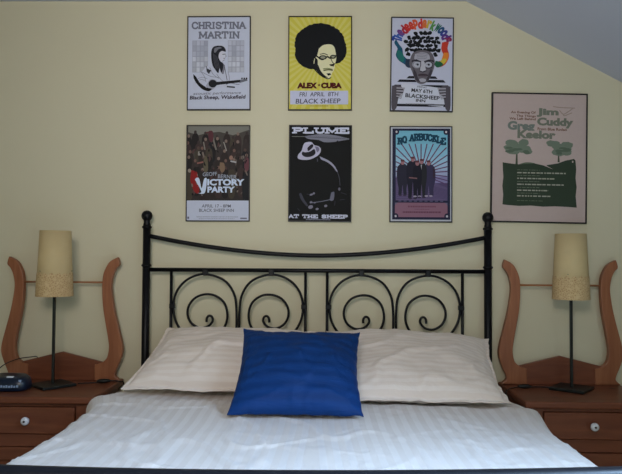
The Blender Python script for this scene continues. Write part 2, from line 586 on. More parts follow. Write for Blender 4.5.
# ------------------------------------------------------------------ pillows
def cushion(name, TL, TR, BR, BL, T, back, cu, cv, flange, seed, m, p=2.4, droop=0.0, wav=1.0):
    TL, TR, BR, BL = map(Vector, (TL, TR, BR, BL))
    c = (TL + TR + BR + BL) / 4
    ux = ((TR + BR) - (TL + BL)).normalized()
    vy = ((TL + TR) - (BL + BR)).normalized()
    nrm = ux.cross(vy).normalized()
    Wd = ((TR - TL).length + (BR - BL).length) / 2
    Hd = ((TL - BL).length + (TR - BR).length) / 2
    bm = bmesh.new()
    uvl = bm.loops.layers.uv.new('UVMap')
    NU, NV = 84, 64

    def pt(i, j, sgn):
        u, v = -1 + 2 * i / NU, -1 + 2 * j / NV
        # crowd samples at the rim
        u, v = sin(u * pi / 2) * 0.6 + u * 0.4, sin(v * pi / 2) * 0.6 + v * 0.4
        uu = u * (1 - cu * (1 - v * v) * abs(u) ** 3)
        vv = v * (1 - cv * (1 - u * u) * abs(v) ** 3)
        a, b = (uu + 1) / 2, (vv + 1) / 2
        q = (BL * (1 - a) + BR * a) * (1 - b) + (TL * (1 - a) + TR * a) * b
        iu, iv = min(1, abs(u) / (1 - flange)), min(1, abs(v) / (1 - flange * Wd / Hd))
        t = ((1 - iu ** p) * (1 - iv ** p)) ** 0.55
        n1 = noise.noise(Vector((u * 2.2, v * 2.0, seed)))
        n2 = noise.noise(Vector((u * 5.0 + v * 3, v * 6.0, seed + 9)))
        n3 = noise.noise(Vector((u * 11, v * 3, seed + 4)))
        rim = max(abs(u), abs(v)) ** 4
        h = T * t * (1 + 0.16 * n1 + 0.05 * n2)
        # seam puckers run inward from the edge
        h += wav * 0.016 * t * rim * noise.noise(Vector((u * 16, v * 12 * (abs(u) > abs(v)) + 2 * v, seed + 2))) + 0.012 * t * max(0, 1 - abs(noise.noise(Vector((u * 1.6 + v * 1.1, v * 2.2 - u, seed + 5)))) * 6) * (0.3 + 0.7 * (v < 0.1)) * wav
        fl = (1 - t) * (0.004 * n3 + 0.005 * n2) * wav
        r = q + nrm * (sgn * (h if sgn > 0 else h * back) + fl + sgn * 0.0018)
        r += vy * (wav * 0.007 * n2 * rim + droop * (1 - u * u) * max(0, v) ** 2) + ux * wav * 0.006 * n2 * rim
        r.z = max(r.z, TOP + spread_z(r.x, r.y) + (0.0055 if sgn < 0 else 0.0095))
        return r, (u * Wd / 2, v * Hd / 2)
    G = {}
    for sgn in (1, -1):
        for i in range(NU + 1):
            for j in range(NV + 1):
                r, uv = pt(i, j, sgn)
                G[sgn, i, j] = (bm.verts.new(r), uv)
    def face(ks):
        f = bm.faces.new([G[k][0] for k in ks])
        for l, k in zip(f.loops, ks):
            l[uvl].uv = G[k][1]
    for i in range(NU):
        for j in range(NV):
            face([(1, i, j), (1, i + 1, j), (1, i + 1, j + 1), (1, i, j + 1)])
            face([(-1, i, j), (-1, i, j + 1), (-1, i + 1, j + 1), (-1, i + 1, j)])
    for i in range(NU):
        face([(1, i + 1, 0), (1, i, 0), (-1, i, 0), (-1, i + 1, 0)])
        face([(1, i, NV), (1, i + 1, NV), (-1, i + 1, NV), (-1, i, NV)])
    for j in range(NV):
        face([(1, 0, j), (1, 0, j + 1), (-1, 0, j + 1), (-1, 0, j)])
        face([(1, NU, j + 1), (1, NU, j), (-1, NU, j), (-1, NU, j + 1)])
    return obj(name, bm, m, None, True)


pl = cushion('pillow', (-0.652, -0.135, 0.862), (0.03, -0.135, 0.848), (0.0, -0.535, 0.662), (-0.755, -0.445, 0.662),
             0.085, 0.75, 0.05, 0.03, 0.045, 1.3, M['pillow'])
tag(pl, 'cream striped pillow propped left of the blue cushion, nearest the clock radio', 'pillow', 'cream bed pillows')
pl = cushion('pillow', (0.045, -0.135, 0.855), (0.752, -0.14, 0.830), (0.70, -0.63, 0.660), (0.02, -0.625, 0.662),
             0.088, 0.75, 0.075, 0.03, 0.045, 7.7, M['pillow'])
tag(pl, 'cream striped pillow slumped right of the blue cushion, its corner against the bed post', 'pillow', 'cream bed pillows')
cs = cushion('throw_cushion', (-0.274, -0.50, 0.903), (0.170, -0.50, 0.893), (0.163, -0.82, 0.655), (-0.288, -0.815, 0.655),
             0.078, 0.7, 0.075, 0.045, 0.004, 4.2, M['silk'], p=2.0, droop=-0.020, wav=0.55)
tag(cs, 'royal blue silk throw cushion leaning on the two cream pillows', 'cushion')

# ------------------------------------------------------------------ nightstands with lyre-shaped backs
NT = 0.62
# outer and inner edge of the left arm, measured from the middle of the stand (x, z)
ARM_OUT = [(-.246, 1.172), (-.252, 1.154), (-.253, 1.136), (-.240, 1.122), (-.227, 1.094), (-.219, 1.050), (-.222, 1.005), (-.235, .930), (-.255, .850),
           (-.270, .790), (-.274, .748), (-.262, .705), (-.246, .668), (-.240, .645), (-.250, .632), (-.264, .6205)]
ARM_IN = [(-.150, .6205), (-.150, .690), (-.180, .698), (-.203, .720), (-.212, .760), (-.209, .800), (-.198, .860), (-.184, .940), (-.178, 1.010), (-.178, 1.060),
          (-.184, 1.102), (-.203, 1.142), (-.222, 1.160)]


def make_nightstand(x, label):
    t = thing('nightstand', label, 'nightstand', (x, 0, 0), 'pine nightstands')
    P, PU = M['pine'], M['pine_up']
    bm = bmesh.new()
    for s in (-1, 1):
        box(bm, min(s * .225, s * .245), max(s * .225, s * .245), -.395, -.03, 0.0, .592, bev=.002)
    box(bm, -.224, .224, -.05, -.035, .04, .590)                       # back
    for z0, z1 in ((.578, .592), (.420, .467), (.03, .075)):
        box(bm, -.19, .19, -.3895, -.372, z0, z1)
    for s in (-1, 1):
        box(bm, min(s * .19, s * .225), max(s * .19, s * .225), -.390, -.372, .03, .592)
    obj('carcass', bm, P, t)
    obj('top', B(-.265, .265, -.417, -.015, .592, NT, bev=.007, seg=3), P, t)
    for z0, z1, kz in ((.470, .575, .526), (.080, .417, .25)):
        big = z1 - z0 > .2
        bm = B(-.186, .186, -.398, -.365, z0, z1, bev=.004)
        if big:                                                        # sunk panel of the lower front
            bm.free()
            bm = bmesh.new()
            for q in ((-.186, .186, z1 - .05, z1), (-.186, .186, z0, z0 + .05), (-.186, -.136, z0 + .05, z1 - .05), (.136, .186, z0 + .05, z1 - .05)):
                box(bm, q[0], q[1], -.398, -.368, q[2], q[3], bev=.002)
            box(bm, -.14, .14, -.386, -.372, z0 + .045, z1 - .045)
        d = obj('door' if big else 'drawer', bm, P, t)
        kx = 0.0 if not big else .15
        k = obj('knob', lathe(bmesh.new(), [(.0075, 0), (.0075, .010), (.013, .014), (.0165, .021), (.0155, .028), (.010, .032), (.004, .0325)], 20, kx, -.398, 'Y', kz),
                M['ceramic'], d, True)
        obj('knob_screw', lathe(bmesh.new(), [(.0042, .031), (.0042, .034), (.002, .0348)], 12, kx, -.398, 'Y', kz), M['brass'], d, True)
    gable = [(-.185, .6205), (.185, .6205), (.185, .700), (.12, .716), (0, .7455), (-.12, .716), (-.185, .700)]
    obj('back_panel', prism(bmesh.new(), gable, -.070, -.052, bev=.002), P, t)
    oo = [(p.x, p.y) for p in catmull([(a, b, 0) for a, b in ARM_OUT], 4)]
    ii = [(p.x, p.y) for p in catmull([(a, b, 0) for a, b in ARM_IN[2:]], 4)]
    line = oo + ARM_IN[:2] + ii
    for s in (1, -1):
        obj('lyre_arm', prism(bmesh.new(), [(s * a, b) for a, b in line][::s], -.076, -.048, bev=.003), PU, t)
    obj('rail', tube(bmesh.new(), [(-.192, -.062, 1.058), (.192, -.062, 1.058)], .0046, 10), bpy.data.materials.get('pine_rod') or wood('pine_rod', (176, 122, 78), (156, 102, 62), 'X'), t, True)
    return t


make_nightstand(-1.14, 'pine nightstand with lyre-shaped back carrying the clock radio, left of the bed')
make_nightstand(1.085, 'pine nightstand with lyre-shaped back and no clock radio, right of the bed')


# ------------------------------------------------------------------ lamps
def make_lamp(x, y, rot, cord, sw, label):
    t = thing('table_lamp', label, 'lamp', (x, y, NT), 'table lamps')
    c, s = cos(rot), sin(rot)
    bm = B(-.072, .072, -.072, .072, .0005, .013, bev=.003)
    bmesh.ops.rotate(bm, verts=bm.verts, matrix=Matrix.Rotation(rot, 3, 'Z'))
    obj('base', bm, M['lampblack'], t)
    obj('pole', B(-.0055, .0055, -.0055, .0055, .012, .44, bev=.001), M['lampblack'], t)
    obj('socket', lathe(bmesh.new(), [(.006, .435), (.017, .44), (.017, .49), (.013, .495)], 16), M['lampblack'], t, True)
    b = [(.012, .492), (.013, .505)] + [(.028 * sin(a) + .001, .537 - .03 * cos(a)) for a in [0.6 + k * 0.28 for k in range(9)]]
    obj('bulb', lathe(bmesh.new(), b, 16), M['bulb'], t, True)
    # spider ring that carries the shade
    bm = bmesh.new()
    for k in range(3):
        a = 2 * pi * k / 3
        tube(bm, [(.012 * cos(a), .012 * sin(a), .488), (.0745 * cos(a), .0745 * sin(a), .492)], .0016, 6)
    obj('shade_carrier', bm, M['lampblack'], t)
    z0, z1, r0, r1, th = .384, .664, .0755, .0640, .0014
    sg = 48
    bm = bmesh.new()
    def ring(r, z): return [bm.verts.new((r * cos(2 * pi * k / sg), r * sin(2 * pi * k / sg), z)) for k in range(sg)]
    rs = [ring(r0, z0), ring(r1, z1), ring(r1 - th, z1), ring(r0 - th, z0)]
    for q in range(4):
        A_, B_ = rs[q], rs[(q + 1) % 4]
        for k in range(sg):
            bm.faces.new((A_[k], A_[(k + 1) % sg], B_[(k + 1) % sg], B_[k]))
    sh = obj('lamp_shade', bm, M['shade'], t, True)
    for p in sh.data.polygons:
        p.use_smooth = abs(p.normal.z) < 0.5
    # stitched lace band with a scalloped upper edge
    bm = bmesh.new()
    sg = 160
    def rr(z): return r0 + (r1 - r0) * (z - z0) / (z1 - z0)
    lo, hi, lo2, hi2 = [], [], [], []
    for k in range(sg):
        a = 2 * pi * k / sg
        zt = z0 + .088 + .013 * abs(sin(a * 8.0))
        lo.append(bm.verts.new(((rr(z0) + .0004) * cos(a), (rr(z0) + .0004) * sin(a), z0)))
        hi.append(bm.verts.new(((rr(zt) + .0004) * cos(a), (rr(zt) + .0004) * sin(a), zt)))
        lo2.append(bm.verts.new(((rr(z0) + .0016) * cos(a), (rr(z0) + .0016) * sin(a), z0)))
        hi2.append(bm.verts.new(((rr(zt) + .0016) * cos(a), (rr(zt) + .0016) * sin(a), zt)))
    for k in range(sg):
        j = (k + 1) % sg
        bm.faces.new((lo2[k], lo2[j], hi2[j], hi2[k]))
        bm.faces.new((hi2[k], hi2[j], hi[j], hi[k]))
        bm.faces.new((lo[k], lo[j], lo2[j], lo2[k]))
    obj('lace_band', bm, M['lace'], sh, False)
    cp = [(px - x, py - y, pz - NT) for px, py, pz in cord]
    co = obj('cord', tube(bmesh.new(), catmull(cp, 8), .0026, 8), M['cord'], t, True)
    sx, sy, sa = sw
    bm = bmesh.new()
    bmesh.ops.create_uvsphere(bm, u_segments=18, v_segments=10, radius=1)
    for v in bm.verts:
        px, py, pz = v.co.x * .031, v.co.y * .014, v.co.z * .0095 + .0105
        v.co = Vector((sx - x + px * cos(sa) - py * sin(sa), sy - y + px * sin(sa) + py * cos(sa), pz))
    obj('cord_switch', bm, M['cord'], co, True)
    return t


cz = NT + .004
make_lamp(-1.121, -.208, radians(47), [(-1.03, -.165, cz), (-.985, -.150, cz), (-.93, -.135, cz + .003), (-.902, -.128, cz + .006), (-.862, -.115, cz), (-.848, -.10, .60), (-.844, -.095, .42), (-.842, -.08, .1)],
          (-.928, -.134, .25), 'tall lamp with parchment shade beside the clock radio on the left nightstand')
make_lamp(1.090, -.180, radians(50), [(1.01, -.160, cz), (.97, -.145, cz), (.92, -.165, cz + .003), (.885, -.170, cz + .006), (.84, -.175, cz), (.812, -.21, cz), (.798, -.225, .60), (.797, -.22, .40), (.797, -.1, .1)],
          (.895, -.168, .05), 'tall lamp with parchment shade on the right nightstand, under the big poster')

# ------------------------------------------------------------------ clock radio
rd = thing('clock_radio', 'compact dark blue clock radio at the left edge beside the lamp base', 'clock radio', (-1.282, -.284, NT))
bm = bmesh.new()
sg, prof = 40, [(.90, .001), (.98, .006), (1.0, .018), (.985, .034), (.93, .050), (.80, .060), (.45, .064), (.05, .065)]
rings = []
for r, z in prof:
    ring = []
    for k in range(sg):
        a = 2 * pi * k / sg
        e = 0.62
        X = .098 * r * math.copysign(abs(cos(a)) ** e, cos(a))
        Y = .050 * r * math.copysign(abs(sin(a)) ** e, sin(a))
        ring.append(bm.verts.new((X, Y, z * .95 * (1 + 0.12 * Y / .050))))
    rings.append(ring)
for a_, b_ in zip(rings, rings[1:]):
    for k in range(sg):
        bm.faces.new((a_[k], a_[(k + 1) % sg], b_[(k + 1) % sg], b_[k]))
bm.faces.new(rings[0][::-1]); bm.faces.new(rings[-1])
obj('body', bm, M['radio'], rd, True)
obj('display', B(-.070, -.012, -.0515, -.038, .024, .044, bev=.003), M['radioface'], rd)
obj('snooze_bar', B(.012, .040, -.030, -.018, .054, .0600, bev=.002), M['silver'], rd)
obj('dial_mark', B(.066, .078, -.040, -.034, .038, .048, bev=.002), M['key'], rd)
for k in range(8):
    x = -.008 + k * .0105
    y = -.0465 + .008 * (max(0, k - 4) / 4) ** 2
    obj('button', B(x - .0035, x + .0035, y - .006, y + .004, .018, .026 + .002 * (k % 2), bev=.001), M['key'], rd)
obj('cord', tube(bmesh.new(), catmull([(-.08, .042, .03), (-.086, .12, .072), (-.050, .186, .095), (.006, .218, .1015), (.018, .241, .097), (.020, .250, .06), (.020, .252, .004)], 8), .0022, 8), M['cord'], rd, True)


# ------------------------------------------------------------------ posters
_glyph_cache = {}


def text_tris(s, bold):
    key = (s, bold)
    if key not in _glyph_cache:
        cu = bpy.data.curves.new('lettering', 'FONT')
        cu.body = s
        cu.dimensions = '2D'
        cu.fill_mode = 'BOTH'
        cu.resolution_u = 3
        cu.offset = bold
        o = bpy.data.objects.new('lettering', cu)
        COL.objects.link(o)
        dg = bpy.context.evaluated_depsgraph_get()
        me = bpy.data.meshes.new_from_object(o.evaluated_get(dg))
        vs = [(v.co.x, v.co.y) for v in me.vertices]
        fs = [tuple(p.vertices) for p in me.polygons]
        bpy.data.objects.remove(o)
        bpy.data.curves.remove(cu)
        bpy.data.meshes.remove(me)
        _glyph_cache[key] = (vs, fs)
    return _glyph_cache[key]


# slab-serif capitals: strokes in a unit box and the stroke ends that carry serifs
SLAB = {
    'A': ([[(.06, 0), (.5, 1), (.94, 0)], [(.22, .36), (.78, .36)]], [(.06, 0), (.94, 0)]),
    'B': ([[(.15, 0), (.15, 1), (.6, 1), (.82, .87), (.82, .66), (.6, .53), (.15, .53)], [(.6, .53), (.92, .4), (.92, .14), (.66, 0), (.15, 0)]], [(.15, 0), (.15, 1)]),
    'C': ([[(.92, .74), (.74, .95), (.5, 1), (.24, .92), (.08, .68), (.08, .32), (.24, .08), (.5, 0), (.76, .05), (.94, .26)]], []),
    'E': ([[(.88, .74), (.88, 1), (.15, 1), (.15, 0), (.92, 0), (.92, .26)], [(.15, .52), (.62, .52)]], [(.15, 0), (.15, 1)]),
    'H': ([[(.15, 0), (.15, 1)], [(.85, 0), (.85, 1)], [(.15, .5), (.85, .5)]], [(.15, 0), (.15, 1), (.85, 0), (.85, 1)]),
    'I': ([[(.5, 0), (.5, 1)]], [(.5, 0), (.5, 1)]),
    'K': ([[(.15, 0), (.15, 1)], [(.88, 1), (.18, .42)], [(.42, .62), (.9, 0)]], [(.15, 0), (.15, 1), (.88, 1), (.9, 0)]),
    'L': ([[(.15, 1), (.15, 0), (.9, 0), (.9, .3)]], [(.15, 1), (.15, 0)]),
    'M': ([[(.1, 0), (.1, 1), (.5, .2), (.9, 1), (.9, 0)]], [(.1, 0), (.1, 1), (.9, 1), (.9, 0)]),
    'N': ([[(.12, 0), (.12, 1), (.88, 0), (.88, 1)]], [(.12, 0), (.12, 1), (.88, 1)]),
    'P': ([[(.15, 0), (.15, 1), (.65, 1), (.9, .86), (.9, .6), (.65, .45), (.15, .45)]], [(.15, 0), (.15, 1)]),
    'Q': ([[(.5, 0), (.2, .1), (.08, .4), (.08, .6), (.2, .9), (.5, 1), (.8, .9), (.92, .6), (.92, .4), (.8, .1), (.5, 0)], [(.55, .25), (.95, -.12)]], []),
    'R': ([[(.15, 0), (.15, 1), (.62, 1), (.85, .87), (.85, .62), (.62, .48), (.15, .48)], [(.5, .48), (.92, 0)]], [(.15, 0), (.15, 1), (.92, 0)]),
    'S': ([[(.86, .76), (.7, .96), (.45, 1), (.2, .92), (.12, .74), (.25, .58), (.7, .44), (.9, .28), (.8, .07), (.5, 0), (.25, .04), (.1, .25)]], []),
    'T': ([[(.06, .74), (.06, 1), (.94, 1), (.94, .74)], [(.5, 0), (.5, 1)]], [(.5, 0)]),
    'U': ([[(.14, 1), (.14, .3), (.28, .06), (.5, 0), (.72, .06), (.86, .3), (.86, 1)]], [(.14, 1), (.86, 1)]),
}


class Art:
    """flat printed sheet: shapes in drawing units (origin top left, y down) become one mesh"""

    def __init__(self, ox, oy, dw, dh, w, h):
        self.ox, self.oy, self.dw, self.dh, self.w, self.h = ox, oy, dw, dh, w, h
        self.bm = bmesh.new()
        self.mats = []
        self.n = 0

    def P(self, x, y, layer):
        layer += (self.n % 26) * 0.035
        x = max(self.ox, min(self.ox + self.dw, x))
        y = max(self.oy, min(self.oy + self.dh, y))
        return ((x - self.ox) / self.dw * self.w - self.w / 2, -0.0128 - layer * 0.00012, self.h / 2 - (y - self.oy) / self.dh * self.h)

    def mi(self, rgb):
        n = 'ink_%02x%02x%02x' % rgb
        m = bpy.data.materials.get(n) or mat(n, rgb, 0.6, 0.15, var=0.015, scale=60)
        if m not in self.mats:
            self.mats.append(m)
        return self.mats.index(m)

    def poly(self, pts, rgb, layer):
        k = self.mi(rgb)
        self.n += 1
        vs = [self.bm.verts.new(self.P(x, y, layer)) for x, y in pts]
        for t in tessellate_polygon([[Vector((x, y, 0)) for x, y in pts]]):
            try:
                f = self.bm.faces.new([vs[i] for i in t])
                f.material_index = k
            except ValueError:
                pass

    def rect(self, x0, y0, x1, y1, rgb, layer):
        self.poly([(x0, y0), (x1, y0), (x1, y1), (x0, y1)], rgb, layer)

    def ell(self, cx, cy, rx, ry, rgb, layer, rot=0, n=24, rag=0.0, seed=0):
        R = random.Random(seed)
        pts = []
        for k in range(n):
            a = 2 * pi * k / n
            q = 1 + rag * R.uniform(-1, 1)
            x, y = rx * q * cos(a), ry * q * sin(a)
            pts.append((cx + x * cos(rot) - y * sin(rot), cy + x * sin(rot) + y * cos(rot)))
        self.poly(pts, rgb, layer)

    def blob(self, pts, rgb, layer, n=4):
        q = [(p.x, p.y) for p in catmull([(x, y, 0) for x, y in pts + [pts[0]]], n)][:-1]
        self.poly(q, rgb, layer)

    def line(self, pts, wd, rgb, layer, smooth=False):
        if smooth:
            pts = [(p.x, p.y) for p in catmull([(x, y, 0) for x, y in pts], 5)]
        for (x0, y0), (x1, y1) in zip(pts, pts[1:]):
            d = math.hypot(x1 - x0, y1 - y0)
            if d < 1e-6:
                continue
            tx, ty = (x1 - x0) / d, (y1 - y0) / d
            e = wd * 0.35 if len(pts) > 2 else 0
            nx, ny = -ty * wd / 2, tx * wd / 2
            ax, ay, bx, by = x0 - tx * e, y0 - ty * e, x1 + tx * e, y1 + ty * e
            self.poly([(ax + nx, ay + ny), (bx + nx, by + ny), (bx - nx, by - ny), (ax - nx, ay - ny)], rgb, layer)

    def text(self, s, x0, y0, x1, y1, rgb, layer, bold=0.0, rot=0, slant=0):
        vs, fs = text_tris(s, bold)
        self.n += 1
        xs, ys = [v[0] for v in vs], [v[1] for v in vs]
        a0, a1, b0, b1 = min(xs), max(xs), min(ys), max(ys)
        k = self.mi(rgb)
        out = []
        cx, cy = (x0 + x1) / 2, (y0 + y1) / 2
        for a, b in vs:
            X = x0 + (a - a0) / (a1 - a0) * (x1 - x0) - cx
            Y = y1 - (b - b0) / (b1 - b0) * (y1 - y0) - cy
            X -= Y * slant
            out.append(self.bm.verts.new(self.P(cx + X * cos(rot) - Y * sin(rot), cy + X * sin(rot) + Y * cos(rot), layer)))
        for f in fs:
            g = self.bm.faces.new([out[i] for i in f])
            g.material_index = k

    def slab(self, s, x0, y0, x1, y1, wd, rgb, layer, arch=0.0, gap=0.16, serif=2.0):
        W = [{'I': .5, 'M': 1.25, ' ': .55}.get(c, 1.0) for c in s]
        tot = sum(W) + gap * (len(s) - 1)
        u = (x1 - x0) / tot
        X = x0
        H = y1 - y0 - wd
        for c, wi in zip(s, W):
            if c != ' ':
                mid = (X + wi * u / 2 - (x0 + x1) / 2) / ((x1 - x0) / 2)
                dy = arch * mid * mid
                st, se = SLAB[c]
                if c == 'I':
                    f = lambda p: (X + wi * u * p[0], y1 - wd / 2 - p[1] * H + dy)
                else:
                    f = lambda p: (X + wi * u * p[0], y1 - wd / 2 - p[1] * H + dy)
                for pl_ in st:
                    self.line([f(p) for p in pl_], wd, rgb, layer)
                for p in se:
                    q = f(p)
                    self.line([(q[0] - wd * serif / 2, q[1]), (q[0] + wd * serif / 2, q[1])], wd * 0.75, rgb, layer)
            X += (wi + gap) * u

    def scrib(self, x0, x1, y, hgt, wd, rgb, layer, seed):
        """a line of print too small to read in the photograph: a row of short strokes"""
        R = random.Random(seed)
        x = x0
        while x < x1:
            l = R.uniform(4, 16)
            self.rect(x, y - hgt / 2, min(x1, x + l), y + hgt / 2, rgb, layer)
            x += l + R.uniform(2, 4)


def poster(loc, w, h, frame_rgb, fw, art, label, tilt=0.0, group='framed concert posters'):
    t = thing('poster', label, 'poster', loc, group)
    t.rotation_euler = (0, tilt, 0)
    bm = bmesh.new()
    W, H = w / 2, h / 2
    for q in ((-W, -W + fw, -H, H), (W - fw, W, -H, H), (-W + fw, W - fw, H - fw, H), (-W + fw, W - fw, -H, -H + fw)):
        box(bm, q[0], q[1], -0.017, -0.0005, q[2], q[3], bev=0.0008, seg=1)
    n = 'frame_%02x%02x%02x' % frame_rgb
    obj('frame', bm, bpy.data.materials.get(n) or mat(n, frame_rgb, 0.4, 0.4), t)
    obj('backing_board', B(-W + fw * .6, W - fw * .6, -0.0122, -0.001, -H + fw * .6, H - fw * .6), bpy.data.materials.get('board') or mat('board', (120, 112, 100), 0.8), t)
    obj('print', art.bm, art.mats, t)
    return t


BLK = (16, 16, 18)
PAPER = (198, 202, 220)

# --- 1: singer with guitar, black on white
A = Art(30, 10, 540, 825, .290, .434)
A.rect(30, 10, 570, 835, PAPER, 0)
G1, G2, G3 = (118, 118, 132), (172, 175, 192), (150, 152, 168)
A.slab('CHRISTINA', 66, 54, 528, 122, 14, (116, 117, 132), 3, gap=.10, serif=1.7)
A.slab('MARTIN', 128, 140, 474, 208, 14, (116, 117, 132), 3, gap=.12, serif=1.7)
R = random.Random(3)
for x0, x1 in ((70, 206), (378, 518)):
    A.rect(x0, 222, x1, 505, (158, 160, 176), 1)
    nx = 4
    for a_ in range(nx):
        for b_ in range(6):
            g = R.randint(168, 200)
            ww, hh = (x1 - x0) / nx, 283 / 6
            A.rect(x0 + a_ * ww + 3, 222 + b_ * hh + 3, x0 + (a_ + 1) * ww - 3, 222 + (b_ + 1) * hh - 3, (g - 8, g - 6, g + 10) if b_ < 3 else (g + 4, g + 6, g + 18), 2)
A.blob([(235, 440), (195, 455), (150, 500), (100, 560), (75, 640), (110, 660), (200, 640), (330, 640), (400, 590), (380, 520), (350, 440)], (196, 199, 216), 4)
A.blob([(300, 430), (330, 425), (352, 450), (340, 520), (318, 500)], (128, 126, 140), 5)                       # neck in shade
A.blob([(300, 300), (345, 316), (356, 345), (364, 362), (354, 372), (350, 392), (330, 408), (304, 400), (290, 370)], (206, 206, 220), 6)
A.blob([(290, 268), (330, 272), (354, 294), (358, 322), (326, 316), (304, 334), (298, 372), (314, 408), (336, 424), (338, 462), (322, 508), (306, 470), (296, 512), (268, 480), (245, 440), (234, 372), (236, 310), (255, 278)], (36, 36, 44), 7)
A.blob([(262, 290), (300, 280), (325, 290), (296, 300), (270, 330), (258, 322)], (118, 118, 128), 8)
for k in range(4): A.line([(252 + 10 * k, 340 + 8 * k), (262 + 11 * k, 420), (276 + 10 * k, 470)], 3, (92, 92, 102), 8, True)
A.line([(330, 346), (356, 344)], 5, BLK, 8); A.line([(340, 382), (354, 380)], 5, (90, 60, 66), 8); A.line([(352, 340), (364, 362), (354, 372)], 3, (70, 70, 80), 8)
A.line([(330, 408), (352, 392)], 3, (70, 70, 80), 8)
for pts in ([(150, 505), (175, 540), (190, 590)], [(222, 460), (250, 520), (300, 560)], [(120, 560), (160, 548), (200, 560)], [(380, 500), (392, 560), (380, 600)], [(280, 520), (320, 570), (340, 585)], [(100, 600), (140, 570), (180, 575)]):
    A.line(pts, 4, (128, 128, 142), 6, True)
A.line([(190, 450), (212, 500)], 5, BLK, 6); A.poly([(192, 468), (235, 488), (215, 520), (196, 500)], (58, 58, 66), 6)
A.line([(150, 500), (230, 540), (300, 550)], 4, G1, 6, True)
A.line([(345, 440), (358, 500), (372, 575)], 5, (70, 70, 80), 7, True)
A.blob([(80, 520), (105, 545), (140, 600), (200, 640), (240, 650), (215, 672), (160, 655), (115, 610), (85, 560)], BLK, 7)
A.line([(130, 575), (175, 622)], 6, PAPER, 8); A.line([(160, 590), (195, 640)], 5, PAPER, 8)
A.blob([(180, 640), (225, 570), (275, 575), (290, 610), (262, 645), (220, 668)], (165, 166, 180), 6)
A.ell(248, 605, 36, 34, (30, 30, 34), 8)
A.poly([(262, 592), (485, 572), (485, 594), (268, 620)], (32, 32, 36), 9)
A.poly([(470, 575), (545, 562), (548, 580), (480, 600)], (110, 112, 124), 9)
for x in (500, 520, 540): A.ell(x, 560, 7, 8, BLK, 10)
A.line([(370, 632), (440, 638)], 12, (40, 40, 46), 9)
A.line([(365, 612), (400, 600), (455, 612), (478, 612)], 5, G1, 9, True)
A.text('acoustic performance', 82, 676, 492, 708, (108, 108, 122), 9, 0.005, -0.02, .3)
A.text('Black Sheep, Wakefield', 52, 708, 530, 752, (48, 34, 52), 9, 0.025, -0.015, .15)
poster((-0.4571, 0, 2.0719), .294, .4358 + .002, (16, 16, 20), .0045, A, 'framed white poster of a woman playing guitar, drawn in black under grey lettering', radians(-0.3))

# --- 2: afro on yellow
A = Art(38, 15, 547, 825, .290, .434)
A.rect(38, 15, 585, 840, (208, 196, 78), 0)
cx, cy = 330, 330
for k in range(44):
    a0, a1 = 2 * pi * k / 44, 2 * pi * (k + .5) / 44
    q = []
    for a in (a0, a1):
        dx, dy = cos(a), sin(a)
        s_ = min([v for v in (((585 - cx) / dx) if dx > 1e-6 else ((38 - cx) / dx if dx < -1e-6 else 9e9), ((840 - cy) / dy) if dy > 1e-6 else ((15 - cy) / dy if dy < -1e-6 else 9e9))])
        q.append((cx + dx * s_, cy + dy * s_))
    A.poly([(cx, cy)] + q, (214, 204, 108), 1)
A.ell(312, 262, 222, 188, (16, 18, 22), 3, 0.08, 70, .022, 5)
A.ell(240, 350, 150, 130, (16, 18, 22), 3, 0.3, 50, .02, 6)
A.ell(460, 330, 80, 105, (16, 18, 22), 3, 0.3, 40, .02, 8)
A.blob([(300, 300), (340, 268), (400, 262), (432, 282), (446, 330), (452, 390), (440, 440), (436, 480), (415, 520), (400, 556), (378, 562), (330, 535), (282, 490), (256, 440), (262, 390), (285, 360)], (226, 220, 178), 5)
A.line([(284, 368), (330, 396), (372, 372), (404, 384), (446, 362)], 13, BLK, 7, True)
A.ell(336, 378, 34, 20, BLK, 6); A.ell(424, 372, 26, 18, BLK, 6)
A.ell(336, 378, 22, 11, (150, 150, 128), 8); A.ell(424, 372, 15, 9, (150, 150, 128), 8)
A.poly([(390, 440), (440, 432), (430, 458), (400, 452)], BLK, 7)
A.line([(340, 478), (380, 474), (415, 482)], 8, (130, 136, 84), 7)
A.poly([(365, 520), (400, 516), (408, 530), (385, 540)], BLK, 7)
A.poly([(250, 430), (300, 450), (310, 500), (270, 490)], BLK, 6)
A.line([(246, 430), (262, 480), (320, 538), (378, 566), (405, 556)], 8, BLK, 7, True)
A.blob([(268, 372), (290, 400), (292, 440), (306, 470), (320, 500), (352, 536), (382, 556), (340, 548), (290, 506), (262, 450)], (24, 24, 28), 6)
A.line([(404, 384), (420, 420), (440, 436)], 7, (70, 66, 50), 7, True)
A.line([(312, 350), (345, 344), (376, 356)], 7, BLK, 7, True)
A.line([(345, 492), (385, 486), (418, 490)], 12, (96, 96, 62), 6, True)
A.text('ALEX', 112, 600, 288, 652, (80, 14, 18), 9, 0.075)
A.text('CUBA', 320, 600, 502, 652, (80, 14, 18), 9, 0.075)
A.poly([(304 + (15 if k % 2 == 0 else 6) * sin(pi * k / 5), 622 - (15 if k % 2 == 0 else 6) * cos(pi * k / 5)) for k in range(10)], (92, 18, 22), 9)
A.rect(52, 672, 556, 792, (198, 200, 224), 8)
A.text('FRI  APRIL  8TH', 135, 684, 470, 722, (70, 64, 80), 9, 0.008, -.01, .1)
A.text('BLACK SHEEP', 102, 742, 490, 784, (62, 54, 72), 9, 0.01, -.01, .1)
A.scrib(225, 385, 806, 6, 1, (140, 120, 60), 9, 3)
poster((0.011, 0, 2.0723), .294, .4358 + .002, (26, 22, 16), .0045, A, 'framed yellow poster of a big black afro and sunglasses', radians(-0.1))

